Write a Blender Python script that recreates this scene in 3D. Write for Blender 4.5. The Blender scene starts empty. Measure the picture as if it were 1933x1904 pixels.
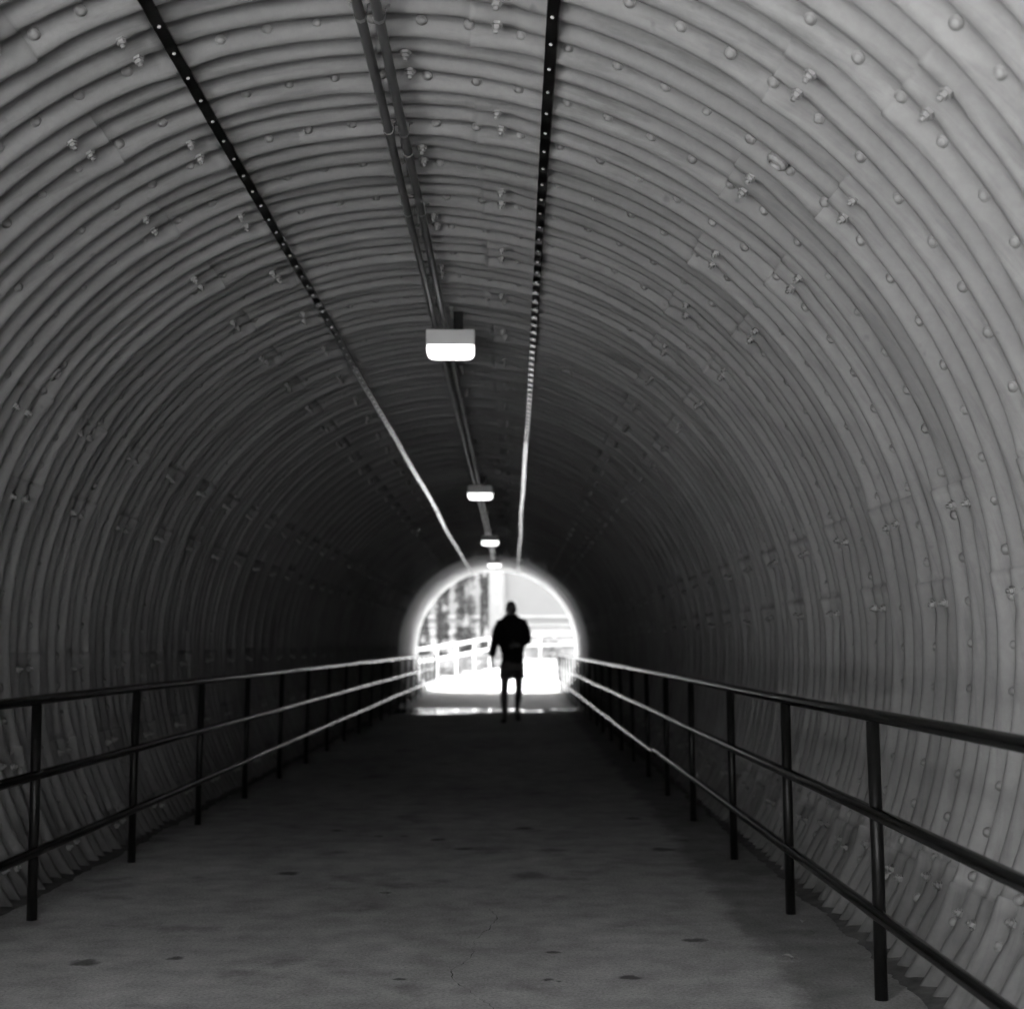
import bpy, bmesh, math, random
from mathutils import Vector, Matrix, noise
R_ = math.radians
random.seed(7)
S = bpy.context.scene
COL = S.collection

# ------------------------------------------------------------------ camera
CAM_H = 1.15
cam_d = bpy.data.cameras.new("camera")
cam = bpy.data.objects.new("camera", cam_d); COL.objects.link(cam)
cam.location = (0, 0, CAM_H); cam.rotation_euler = (R_(90), 0, 0)
cam_d.sensor_width = 56.0
cam_d.lens = 56.0 * 2760 / 1933
cam_d.shift_x = -1.5 / 1933
cam_d.shift_y = 266 / 1933
cam_d.clip_start = 0.05; cam_d.clip_end = 3000
cam_d.dof.use_dof = True
cam_d.dof.focus_distance = 4.9
cam_d.dof.aperture_fstop = 4.6
S.camera = cam

# ------------------------------------------------------------------ sky, sun, exposure
SUN_EL, SUN_AZ = 40, -12            # azimuth clockwise from +Y
w = bpy.data.worlds.new("World"); S.world = w; w.use_nodes = True
nt = w.node_tree; nt.nodes.clear()
sky = nt.nodes.new("ShaderNodeTexSky"); sky.sky_type = 'NISHITA'; sky.sun_disc = False
sky.sun_elevation = R_(SUN_EL); sky.sun_rotation = R_(SUN_AZ); sky.dust_density = 3.0
bw = nt.nodes.new("ShaderNodeRGBToBW")
bg = nt.nodes.new("ShaderNodeBackground"); bg.inputs[1].default_value = 0.13
wo = nt.nodes.new("ShaderNodeOutputWorld")
nt.links.new(sky.outputs[0], bw.inputs[0]); nt.links.new(bw.outputs[0], bg.inputs[0]); nt.links.new(bg.outputs[0], wo.inputs[0])
sd = bpy.data.lights.new("sun", 'SUN'); sd.energy = 5.0; sd.angle = R_(0.53); sd.color = (1, .995, .985)
sun = bpy.data.objects.new("sun", sd); COL.objects.link(sun)
sv = Vector((math.sin(R_(SUN_AZ)) * math.cos(R_(SUN_EL)), math.cos(R_(SUN_AZ)) * math.cos(R_(SUN_EL)), math.sin(R_(SUN_EL))))
sun.rotation_euler = sv.to_track_quat('Z', 'Y').to_euler(); sun.location = (20, 60, 40)
S.view_settings.view_transform = 'Standard'; S.view_settings.look = 'None'
S.view_settings.gamma = 1.0; S.view_settings.use_curve_mapping = False
S.view_settings.exposure = 5.6
S.render.engine = 'CYCLES'
cy = S.cycles
cy.max_bounces = 14; cy.diffuse_bounces = 8; cy.glossy_bounces = 5; cy.transmission_bounces = 4
cy.sample_clamp_indirect = 8; cy.use_denoising = True; cy.caustics_reflective = False; cy.caustics_refractive = False
cy.use_adaptive_sampling = True; cy.adaptive_threshold = 0.01

# ------------------------------------------------------------------ material helpers
def mat(name, v=.3, rough=.6, spec=.5, metal=0.0, noise_amt=0.0, scale=5.0, bump=0.0, bscale=60.0, rvar=0.0, emit=0.0, stretch=(1, 1, 1)):
    m = bpy.data.materials.new(name); m.use_nodes = True
    t = m.node_tree; p = t.nodes["Principled BSDF"]
    p.inputs["Base Color"].default_value = (v, v, v, 1)
    p.inputs["Roughness"].default_value = rough
    p.inputs["Specular IOR Level"].default_value = spec
    p.inputs["Metallic"].default_value = metal
    if emit:
        p.inputs["Emission Color"].default_value = (1, 1, 1, 1); p.inputs["Emission Strength"].default_value = emit
    tc = t.nodes.new("ShaderNodeTexCoord"); mp = t.nodes.new("ShaderNodeMapping")
    mp.inputs["Scale"].default_value = stretch
    t.links.new(tc.outputs["Object"], mp.inputs[0])
    if noise_amt:
        n = t.nodes.new("ShaderNodeTexNoise"); n.inputs["Scale"].default_value = scale; n.inputs["Detail"].default_value = 7
        n.inputs["Roughness"].default_value = .62
        t.links.new(mp.outputs[0], n.inputs["Vector"])
        mr = t.nodes.new("ShaderNodeMapRange"); mr.inputs[1].default_value = .28; mr.inputs[2].default_value = .72
        mr.inputs[3].default_value = v * (1 - noise_amt); mr.inputs[4].default_value = v * (1 + noise_amt)
        t.links.new(n.outputs[0], mr.inputs[0])
        t.links.new(mr.outputs[0], p.inputs["Base Color"])
        if rvar:
            m2 = t.nodes.new("ShaderNodeMapRange"); m2.inputs[1].default_value = .3; m2.inputs[2].default_value = .7
            m2.inputs[3].default_value = rough - rvar; m2.inputs[4].default_value = rough + rvar
            t.links.new(n.outputs[0], m2.inputs[0]); t.links.new(m2.outputs[0], p.inputs["Roughness"])
    if bump:
        b = t.nodes.new("ShaderNodeTexNoise"); b.inputs["Scale"].default_value = bscale; b.inputs["Detail"].default_value = 4
        t.links.new(mp.outputs[0], b.inputs["Vector"])
        bp = t.nodes.new("ShaderNodeBump"); bp.inputs["Strength"].default_value = bump; bp.inputs["Distance"].default_value = .004
        t.links.new(b.outputs[0], bp.inputs["Height"]); t.links.new(bp.outputs[0], p.inputs["Normal"])
    return m

M = {}
M['black_paint'] = mat("black_gloss_paint", .005, .20, .2, noise_amt=.3, scale=9)
M['post_paint'] = mat("black_paint_worn", .005, .38, .12, noise_amt=.4, scale=14)
M['batten'] = mat("dark_painted_steel", .006, .17, .3, noise_amt=.3, scale=8)
M['conduit'] = mat("galvanised_conduit", .06, .42, .5, metal=.0, noise_amt=.25, scale=14, rvar=.08)
M['screw'] = mat("zinc_screw", .30, .4, .5)
M['bolt'] = mat("painted_bolt", .165, .5, .2, noise_amt=.15, scale=40)
M["stud"] = mat("painted_stud", .15, .5, .2, noise_amt=.15, scale=40)
M['lamp_box'] = mat("pale_enamel", .30, .45, .5, noise_amt=.05, scale=10)
M['diffuser'] = mat("lit_diffuser", .8, .4, .5, emit=.075)
M['jacket'] = mat("black_cloth", .010, .9, .1, noise_amt=.3, scale=30, bump=.3, bscale=90)
M['shorts'] = mat("dark_grey_cloth", .075, .9, .1, noise_amt=.25, scale=30, bump=.3, bscale=90)
M['skin'] = mat("skin", .10, .55, .3, noise_amt=.1, scale=20)
M['hair'] = mat("dark_hair", .012, .7, .2, noise_amt=.2, scale=60)
M['shoe'] = mat("black_leather", .015, .5, .3, noise_amt=.2, scale=30)
M['galv'] = mat("pale_galvanised_rail", .6, .5, .5, noise_amt=.15, scale=6)
M['facade'] = mat("pale_render", .095, .9, .1, noise_amt=.06, scale=.6)
M['exit_glow'] = mat("exit_lit_steel", .42, .9, .1, noise_amt=.08, scale=2, bump=.3, bscale=30)  # lining steel lightened to imitate daylight glow near the exit
M['pole'] = mat("pole_concrete", .11, .9, .1, noise_amt=.1, scale=3)
M['step'] = mat("step_concrete", .18, .9, .1, noise_amt=.12, scale=1.5)
M['concrete_pale'] = mat("pale_concrete", .5, .85, .2, noise_amt=.15, scale=3, bump=.3, bscale=40)
M['bark'] = mat("bark", .16, .9, .1, noise_amt=.4, scale=6, bump=.6, bscale=20)
M['leaf_dark'] = mat("dark_foliage", .034, .7, .1, noise_amt=.45, scale=1.6)
M['leaf_mid'] = mat("mid_foliage", .20, .6, .3, noise_amt=.4, scale=2)
def ground_mat():
    m = mat("gravel_and_grass", .3, .9, .1, noise_amt=.22, scale=.6, bump=.3, bscale=20); t = m.node_tree; p = t.nodes["Principled BSDF"]
    src = p.inputs["Base Color"].links[0].from_socket
    geo = t.nodes.new("ShaderNodeNewGeometry"); sep = t.nodes.new("ShaderNodeSeparateXYZ"); t.links.new(geo.outputs["Position"], sep.inputs[0])
    mr = t.nodes.new("ShaderNodeMapRange"); mr.inputs[1].default_value = 8; mr.inputs[2].default_value = 28; mr.inputs[3].default_value = 1.6; mr.inputs[4].default_value = .85  # unseen entrance ground made paler to bounce more light into the tunnel
    t.links.new(sep.outputs["Y"], mr.inputs[0])
    mu = t.nodes.new("ShaderNodeMath"); mu.operation = 'MULTIPLY'; t.links.new(src, mu.inputs[0]); t.links.new(mr.outputs[0], mu.inputs[1])
    m2 = t.nodes.new("ShaderNodeMapRange"); m2.inputs[1].default_value = -11.5; m2.inputs[2].default_value = -8.5; m2.inputs[3].default_value = .10; m2.inputs[4].default_value = 1.1  # near-black tone for the added rise, so it returns little light
    t.links.new(sep.outputs["Y"], m2.inputs[0])
    m3 = t.nodes.new("ShaderNodeMath"); m3.operation = 'MULTIPLY'; t.links.new(mu.outputs[0], m3.inputs[0]); t.links.new(m2.outputs[0], m3.inputs[1]); t.links.new(m3.outputs[0], p.inputs["Base Color"])
    return m
M['grass'] = ground_mat()
M['litter'] = mat("dry_leaf", .4, .8, .2, noise_amt=.3, scale=30)
M['wood'] = mat("weathered_boards", .42, .85, .2, noise_amt=.25, scale=4)

def water_mat():
    m = bpy.data.materials.new("shallow_water"); m.use_nodes = True
    t = m.node_tree; p = t.nodes["Principled BSDF"]
    p.inputs["Base Color"].default_value = (.05, .05, .05, 1); p.inputs["Roughness"].default_value = .04
    p.inputs["IOR"].default_value = 1.33
    n = t.nodes.new("ShaderNodeTexNoise"); n.inputs["Scale"].default_value = 6
    b = t.nodes.new("ShaderNodeBump"); b.inputs["Strength"].default_value = .04; b.inputs["Distance"].default_value = .004
    t.links.new(n.outputs[0], b.inputs["Height"]); t.links.new(b.outputs[0], p.inputs["Normal"])
    return m
M['water'] = water_mat()

# lining: pale grey paint with grime, runs below the studs and dirt near the floor
def lining_mat():
    m = bpy.data.materials.new("painted_corrugated_steel"); m.use_nodes = True
    t = m.node_tree; L = t.links; p = t.nodes["Principled BSDF"]
    p.inputs["Roughness"].default_value = .6; p.inputs["Specular IOR Level"].default_value = .06
    geo = t.nodes.new("ShaderNodeNewGeometry")
    def nz(scale, detail=6, vec=None):
        n = t.nodes.new("ShaderNodeTexNoise"); n.inputs["Scale"].default_value = scale; n.inputs["Detail"].default_value = detail
        n.inputs["Roughness"].default_value = .65
        L.new(vec if vec else geo.outputs["Position"], n.inputs["Vector"]); return n.outputs[0]
    def mr(src, a, b, c, d):
        n = t.nodes.new("ShaderNodeMapRange"); n.inputs[1].default_value = a; n.inputs[2].default_value = b
        n.inputs[3].default_value = c; n.inputs[4].default_value = d; L.new(src, n.inputs[0]); return n.outputs[0]
    def mul(a, b):
        n = t.nodes.new("ShaderNodeMath"); n.operation = 'MULTIPLY'; L.new(a, n.inputs[0]); L.new(b, n.inputs[1]); return n.outputs[0]
    mp = t.nodes.new("ShaderNodeMapping"); mp.inputs["Scale"].default_value = (1.2, 9, .55)
    L.new(geo.outputs["Position"], mp.inputs[0])
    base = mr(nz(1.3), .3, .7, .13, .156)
    streak = mr(nz(2.2, 5, mp.outputs[0]), .50, .75, 1.04, .62)
    fine = mr(nz(38, 3), .35, .65, .95, 1.04)
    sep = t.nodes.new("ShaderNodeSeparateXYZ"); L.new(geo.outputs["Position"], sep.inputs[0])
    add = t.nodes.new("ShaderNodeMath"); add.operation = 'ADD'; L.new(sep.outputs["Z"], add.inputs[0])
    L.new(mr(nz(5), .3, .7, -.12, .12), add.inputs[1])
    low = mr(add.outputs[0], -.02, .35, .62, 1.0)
    scuff = mr(nz(11, 2), .70, .78, 1.0, .7)
    an = t.nodes.new("ShaderNodeAttribute"); an.attribute_name = 'tone'
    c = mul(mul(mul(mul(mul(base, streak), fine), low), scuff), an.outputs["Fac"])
    L.new(c, p.inputs["Base Color"])
    b = t.nodes.new("ShaderNodeBump"); b.inputs["Strength"].default_value = .25; b.inputs["Distance"].default_value = .003
    L.new(nz(55, 3), b.inputs["Height"]); L.new(b.outputs[0], p.inputs["Normal"])
    return m
M['lining'] = lining_mat()

STAINS = [(-.44, 8.68, .045), (-.28, 8.28, .05), (-.66, 8.83, .025), (-.81, 8.83, .03), (-1.09, 9.10, .04), (.80, 9.73, .055),
          (.85, 8.25, .07), (1.02, 8.62, .022), (.08, 7.32, .10), (-.59, 6.81, .018), (.15, 5.49, .022), (.41, 5.07, .035), (.12, 5.03, .022),
          (.16, 5.01, .017), (-.39, 5.04, .02), (.07, 9.21, .06), (.71, 5.71, .04), (-1.55, 5.31, .055), (-1.24, 5.39, .032), (-1.14, 7.39, .06)]
def path_mat():
    m = bpy.data.materials.new("worn_concrete"); m.use_nodes = True
    t = m.node_tree; L = t.links; p = t.nodes["Principled BSDF"]
    geo = t.nodes.new("ShaderNodeNewGeometry")
    def nz(scale, detail=6, vec=None, rough=.6):
        n = t.nodes.new("ShaderNodeTexNoise"); n.inputs["Scale"].default_value = scale; n.inputs["Detail"].default_value = detail
        n.inputs["Roughness"].default_value = rough
        L.new(vec if vec else geo.outputs["Position"], n.inputs["Vector"]); return n
    def mr(src, a, b, c, d, smooth=False):
        n = t.nodes.new("ShaderNodeMapRange"); n.inputs[1].default_value = a; n.inputs[2].default_value = b
        n.inputs[3].default_value = c; n.inputs[4].default_value = d
        if smooth: n.interpolation_type = 'SMOOTHSTEP'
        L.new(src, n.inputs[0]); return n.outputs[0]
    def op(o, a, b):
        n = t.nodes.new("ShaderNodeMath"); n.operation = o
        for i, v in enumerate((a, b)):
            if isinstance(v, (int, float)): n.inputs[i].default_value = v
            else: L.new(v, n.inputs[i])
        return n.outputs[0]
    # wobbled position so that spots have ragged edges
    wob = nz(14, 4)
    sub = t.nodes.new("ShaderNodeVectorMath"); sub.operation = 'SUBTRACT'; L.new(wob.outputs["Color"], sub.inputs[0]); sub.inputs[1].default_value = (.5, .5, .5)
    scl = t.nodes.new("ShaderNodeVectorMath"); scl.operation = 'SCALE'; L.new(sub.outputs[0], scl.inputs[0]); scl.inputs["Scale"].default_value = .10
    pos = t.nodes.new("ShaderNodeVectorMath"); pos.operation = 'ADD'; L.new(geo.outputs["Position"], pos.inputs[0]); L.new(scl.outputs[0], pos.inputs[1])
    spot = None
    for (x, y, r) in STAINS:
        d = t.nodes.new("ShaderNodeVectorMath"); d.operation = 'DISTANCE'; L.new(pos.outputs[0], d.inputs[0]); d.inputs[1].default_value = (x, y, 0)
        s = mr(d.outputs["Value"], r * .5, r * 1.4, .30 if r < .09 else .55, 1.0, True)
        spot = s if spot is None else op('MINIMUM', spot, s)
    mp = t.nodes.new("ShaderNodeMapping"); mp.inputs["Scale"].default_value = (1, .55, 1); L.new(geo.outputs["Position"], mp.inputs[0])
    big = mr(nz(.9, 8, mp.outputs[0]).outputs[0], .3, .7, .29, .44)
    med = mr(nz(5.5, 6).outputs[0], .3, .7, .76, 1.2)
    fine = mr(nz(85, 3, None, .8).outputs[0], .25, .75, .58, 1.42)
    sep = t.nodes.new("ShaderNodeSeparateXYZ"); L.new(pos.outputs[0], sep.inputs[0])
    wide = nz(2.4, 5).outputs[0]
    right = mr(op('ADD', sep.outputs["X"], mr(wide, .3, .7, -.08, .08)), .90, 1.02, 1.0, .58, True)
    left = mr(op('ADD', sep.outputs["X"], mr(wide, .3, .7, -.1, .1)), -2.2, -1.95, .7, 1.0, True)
    blot = mr(nz(1.9, 4).outputs[0], .57, .70, 1.0, .66, True)
    grit = mr(nz(95, 2).outputs[0], .62, .72, 1.0, .45)
    c = big
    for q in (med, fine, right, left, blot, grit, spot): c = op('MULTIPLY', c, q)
    # pale slab outside, its lightening begun inside the tunnel as painted exit glow
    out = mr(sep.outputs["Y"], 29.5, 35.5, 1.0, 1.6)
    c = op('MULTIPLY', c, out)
    L.new(c, p.inputs["Base Color"])
    damp = mr(sep.outputs["Y"], 23.5, 26.5, 0.0, 1.0, True)       # damp slab round the standing water
    L.new(op('SUBTRACT', mr(nz(3.1, 5).outputs[0], .3, .7, .6, .85), op('MULTIPLY', damp, .28)), p.inputs["Roughness"])
    L.new(op('ADD', op('MULTIPLY', damp, .4), .04), p.inputs["Specular IOR Level"])
    b = t.nodes.new("ShaderNodeBump"); b.inputs["Strength"].default_value = .45; b.inputs["Distance"].default_value = .004
    L.new(op('ADD', nz(45, 5).outputs[0], nz(7, 4).outputs[0]), b.inputs["Height"]); L.new(b.outputs[0], p.inputs["Normal"])
    return m
M['path'] = path_mat()

# ------------------------------------------------------------------ object helpers
def link_mesh(name, me, m=None, parent=None, smooth=False):
    o = bpy.data.objects.new(name, me); COL.objects.link(o)
    if m is not None: me.materials.append(m)
    if smooth:
        for p in me.polygons: p.use_smooth = True
    if parent is not None: o.parent = parent
    return o
def obj(name, bm, m, parent=None, smooth=False):
    me = bpy.data.meshes.new(name); bm.to_mesh(me); bm.free()
    return link_mesh(name, me, m, parent, smooth)
def tag(o, label=None, cat=None, group=None, kind=None):
    if label: o["label"] = label
    if cat: o["category"] = cat
    if group: o["group"] = group
    if kind: o["kind"] = kind
    return o
def thing(name, loc, label, cat, group=None, rz=0):
    o = bpy.data.objects.new(name, None); COL.objects.link(o)
    o.location = loc; o.rotation_euler = (0, 0, rz); o.empty_display_size = .2
    return tag(o, label, cat, group)
def frame(d):
    d = d.normalized(); up = Vector((0, 0, 1)) if abs(d.z) < .95 else Vector((1, 0, 0))
    a = d.cross(up).normalized(); b = a.cross(d).normalized(); return a, b
def add_tube(bm, pts, r, seg=14, caps=True):
    pts = [Vector(p) for p in pts]; n = len(pts)
    rs = r if isinstance(r, (list, tuple)) else [r] * n
    rings = []; a = None
    for i, p in enumerate(pts):
        d = (pts[min(i + 1, n - 1)] - pts[max(i - 1, 0)]).normalized()
        if a is None: a, b = frame(d)
        else: a = (a - d * a.dot(d)).normalized(); b = a.cross(d).normalized()
        rings.append([bm.verts.new(p + (a * math.cos(2 * math.pi * k / seg) + b * math.sin(2 * math.pi * k / seg)) * rs[i]) for k in range(seg)])
    for i in range(n - 1):
        for k in range(seg):
            bm.faces.new((rings[i][k], rings[i][(k + 1) % seg], rings[i + 1][(k + 1) % seg], rings[i + 1][k]))
    if caps:
        bm.faces.new(rings[0][::-1]); bm.faces.new(rings[-1])
    return bm
def add_box(bm, c, s, rot=None):
    mtx = Matrix.Translation(c) @ (rot.to_4x4() if rot else Matrix()) @ Matrix.Diagonal((s[0], s[1], s[2], 1))
    return bmesh.ops.create_cube(bm, size=1, matrix=mtx)['verts']
def bevel_all(bm, w, seg=2):
    bmesh.ops.bevel(bm, geom=bm.edges[:], offset=w, segments=seg, affect='EDGES', profile=.6)
def lathe(bm, prof, mtx, seg=14):
    """prof: list of (radius, height)"""
    rings = []
    for (r, h) in prof:
        if r < 1e-6: rings.append([bm.verts.new(mtx @ Vector((0, 0, h)))])
        else: rings.append([bm.verts.new(mtx @ Vector((r * math.cos(2 * math.pi * k / seg), r * math.sin(2 * math.pi * k / seg), h))) for k in range(seg)])
    for A, B in zip(rings, rings[1:]):
        for k in range(seg):
            if len(A) == 1 and len(B) == 1: continue
            if len(B) == 1: bm.faces.new((A[k], A[(k + 1) % seg], B[0]))
            elif len(A) == 1: bm.faces.new((A[0], B[(k + 1) % seg], B[k]))
            else: bm.faces.new((A[k], A[(k + 1) % seg], B[(k + 1) % seg], B[k]))
def skin_mesh(verts, edges, radii, root=0, sub=2):
    """evaluated Skin+Subsurf surface along a skeleton"""
    me = bpy.data.meshes.new("tmp"); me.from_pydata([tuple(v) for v in verts], edges, [])
    o = bpy.data.objects.new("tmp", me); COL.objects.link(o)
    sk = o.modifiers.new("skin", 'SKIN'); sk.use_smooth_shade = True; sk.branch_smoothing = .4
    for i, r in enumerate(radii):
        rr = r if isinstance(r, tuple) else (r, r)
        me.skin_vertices[0].data[i].radius = rr
        me.skin_vertices[0].data[i].use_root = (i == root)
    ss = o.modifiers.new("sub", 'SUBSURF'); ss.levels = sub; ss.render_levels = sub
    dg = bpy.context.evaluated_depsgraph_get(); dg.update()
    ev = o.evaluated_get(dg); out = bpy.data.meshes.new_from_object(ev)
    bpy.data.objects.remove(o); bpy.data.meshes.remove(me)
    return out
def add_loft(bm, prof, seg=32):
    """closed stack of ellipses (z, cx, cy, a, b)"""
    rings = [[bm.verts.new((cx + a * math.cos(2 * math.pi * k / seg), cy_ + b * math.sin(2 * math.pi * k / seg), z)) for k in range(seg)] for (z, cx, cy_, a, b) in prof]
    for A_, B_ in zip(rings, rings[1:]):
        for k in range(seg): bm.faces.new((A_[k], A_[(k + 1) % seg], B_[(k + 1) % seg], B_[k]))
    bm.faces.new(rings[0][::-1]); bm.faces.new(rings[-1])
def remesh(bm, vox):
    bmesh.ops.recalc_face_normals(bm, faces=bm.faces[:])
    me = bpy.data.meshes.new("tmp"); bm.to_mesh(me); bm.free()
    o = bpy.data.objects.new("tmp", me); COL.objects.link(o)
    rm = o.modifiers.new("r", 'REMESH'); rm.mode = 'VOXEL'; rm.voxel_size = vox
    sm = o.modifiers.new("s", 'SMOOTH'); sm.factor = .5; sm.iterations = 6
    dg = bpy.context.evaluated_depsgraph_get(); dg.update()
    out = bpy.data.meshes.new_from_object(o.evaluated_get(dg))
    bpy.data.objects.remove(o); bpy.data.meshes.remove(me)
    return out
def join(bm, me, mtx=None):
    b2 = bmesh.new(); b2.from_mesh(me)
    if mtx: bmesh.ops.transform(b2, matrix=mtx, verts=b2.verts[:])
    tmp = bpy.data.meshes.new("t"); b2.to_mesh(tmp); b2.free(); bm.from_mesh(tmp); bpy.data.meshes.remove(tmp)

# ------------------------------------------------------------------ setting: ground, path, water
def pz(y):
    ks = [(-500, 0), (37.5, 0), (39, .02), (42.5, .18), (46, .37), (50, .47), (55, .55), (65, .63), (600, .8)]
    for (a, za), (b, zb) in zip(ks, ks[1:]):
        if y <= b: return za + (zb - za) * (y - a) / (b - a)
    return .8
def ss(a, b, x):
    t = min(1, max(0, (x - a) / (b - a))); return t * t * (3 - 2 * t)
def gz(x, y):
    z = pz(y) - .03
    if y < -8: z += 8 * ss(-9, -19, y) * (1 - ss(9, 20, abs(x)))       # unseen rise, added to block light down the tunnel axis
    if y > 40:
        z += .5 * noise.noise(Vector((x * .05, y * .05, 0))) * ss(90, 130, y)
        z -= 14 * ss(95, 300, y)
    return z
def axis(vals): return vals
bm = bmesh.new()
xs = [-600, -300, -150, -80, -45, -28, -18, -12, -8, -5.5, -4, -3, -2, -1, 0, 1, 2, 3, 4, 5.5, 8, 12, 18, 28, 45, 80, 150, 300, 600]
ys = [-600, -250, -120, -60, -30, -24, -19, -17, -15, -13, -11, -9, -7, -5, 0, 10, 20, 30, 37.5, 39, 42.5, 46, 50, 55, 60, 65, 70, 75, 80, 85, 90, 96, 105, 120, 150, 200, 300, 600, 1200]
g = [[bm.verts.new((x, y, gz(x, y))) for x in xs] for y in ys]
for j in range(len(ys) - 1):
    for i in range(len(xs) - 1): bm.faces.new((g[j][i], g[j][i + 1], g[j + 1][i + 1], g[j + 1][i]))
tag(obj("ground", bm, M['grass'], smooth=True), kind="structure")

bm = bmesh.new()
lx = [(-2.36, -7), (-2.36, 10), (-2.36, 24), (-2.36, 38), (-2.6, 39.2), (-1.72, 42.5), (-.78, 46), (-.1, 50), (.50, 55), (1.3, 58.5), (3.6, 61), (20, 62.3)]
rx = [(1.52, -7), (1.52, 10), (1.52, 24), (1.52, 38), (2.0, 39.2), (2.9, 42.5), (4.0, 46), (5.4, 50), (7.5, 54), (11, 56.3), (15, 57.4), (20, 58)]
A = [(bm.verts.new((x, y, pz(y))), bm.verts.new((X, Y, pz(Y)))) for (x, y), (X, Y) in zip(lx, rx)]
for (a, b), (c, d) in zip(A, A[1:]): bm.faces.new((a, b, d, c))
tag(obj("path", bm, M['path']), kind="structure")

# crack in the slab: a thin zigzag strip of dark grit lying in the joint
bm = bmesh.new()
ck = [(-.10, 6.37), (-.06, 6.17), (-.09, 5.95), (-.15, 5.71), (-.15, 5.37), (-.22, 5.17), (-.19, 4.97), (-.15, 4.88), (-.11, 4.75), (-.07, 4.67), (-.02, 4.45)]
pts = []
for (a, b) in zip(ck, ck[1:]):
    for q in range(6):
        f = q / 6; pts.append((a[0] + (b[0] - a[0]) * f + random.uniform(-.008, .008), a[1] + (b[1] - a[1]) * f))
prev = None
for i, (x, y) in enumerate(pts):
    wd = max(.0004, random.uniform(-.0012, .0024))
    cur = (bm.verts.new((x - wd, y, .0035)), bm.verts.new((x + wd, y, .0035)))
    if prev: bm.faces.new((prev[0], prev[1], cur[1], cur[0]))
    prev = cur
tag(obj("path_crack", bm, mat("crack_grit", .04, .95, .1)), kind="structure")

# dirt and grit packed along the foot of both walls
bm = bmesh.new()
for sd_ in (-1, 1):
    rows = []; y = -1.0
    while y < 37.7:
        w0 = .13 + .06 * noise.noise(Vector((y * 1.7, sd_ * 4, 0))) + .035 * noise.noise(Vector((y * 9, sd_ * 4, 2)))
        h0 = .042 + .026 * noise.noise(Vector((y * 2.3, sd_ * 8, 1))) + .012 * noise.noise(Vector((y * 13, sd_, 5)))
        xw = 1.86
        rows.append([bm.verts.new((-.42 + sd_ * (xw + .05 - q * (w0 + .05)), y, max(.0, h0 * (1 - q) ** 1.6) + .002 * (q > .99) * 0 + (.0015 if q < 1 else -.003) + .004 * noise.noise(Vector((y * 22, q * 9, sd_))) * (0 < q < 1))) for q in (0, .25, .5, .75, 1)])
        y += .045
    for A_, B_ in zip(rows, rows[1:]):
        for q in range(4):
            f_ = (A_[q], A_[q + 1], B_[q + 1], B_[q]); bm.faces.new(f_ if sd_ < 0 else f_[::-1])
tag(obj("dirt", bm, mat("packed_dirt", .09, .95, .1, noise_amt=.45, scale=12, bump=.6, bscale=60), smooth=True), kind="stuff")

# shallow water standing on the path near the far end
def puddle(cx, cy_, rx_, ry_, seed, amp=.3):
    for _ in range(1):
        bm_ = bmesh.new(); n = 64; vs = []
        for k in range(n):
            a = 2 * math.pi * k / n
            e = 1 + amp * noise.noise(Vector((math.cos(a) * 2.2 + seed, math.sin(a) * 2.2, seed))) + amp * .5 * noise.noise(Vector((math.cos(a) * 7 + seed, math.sin(a) * 7, seed)))
            c, s = math.cos(a), math.sin(a)
            c = math.copysign(abs(c) ** .6, c); s = math.copysign(abs(s) ** .6, s)
            vs.append(bm_.verts.new((cx + rx_ * e * c, cy_ + ry_ * e * s, .004)))
        bm_.faces.new(vs)
    return bm_
bmw = puddle(-1.02, 26.0, 1.15, .75, 3.1)
for a in ((-1.55, 24.75, .55, .28, 8.2), (.33, 25.6, .22, .35, 5.5), (.92, 26.3, .25, .25, 1.7), (-1.8, 25.2, .25, .5, 2.9), (-.9, 24.9, .2, .12, 4.4)):
    b2 = puddle(*a); t_ = bpy.data.meshes.new("t"); b2.to_mesh(t_); b2.free(); bmw.from_mesh(t_); bpy.data.meshes.remove(t_)
tag(obj("water", bmw, M['water']), kind="structure")

# ------------------------------------------------------------------ corrugated tunnel
CX, CZ, RM, AMP = -.42, 1.03, 2.08, .020
PITCH3 = .4525; P1 = PITCH3 / 3; Y0 = 4.57; LEAN = .28
Y_END = 31.7
def entr(x): return -1.1 - .75 * (x + .42)
SEAM_O = [1.7, 36.2, 72.7, 110.8, -29.9, -67, -103]     # even groups
SEAM_E = [10.3, 45, 82, 112, -21, -56, -90.2, -116]     # odd groups
def ly(y, th): return y + LEAN * (1 - math.cos(R_(th)))
def lp(y, th, r):
    """point of the lining: station y, angle th from the crown, radius r"""
    return Vector((CX + r * math.sin(R_(th)), ly(y, th), CZ + r * math.cos(R_(th))))
tunnel = thing("corrugated_tunnel", (CX, 20, 0), "long arched tunnel of pale painted corrugated steel plates bolted together", "tunnel")
verts, faces, tones = [], [], []
K0, K1 = -22, 73
rng = random.Random(11)
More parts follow.
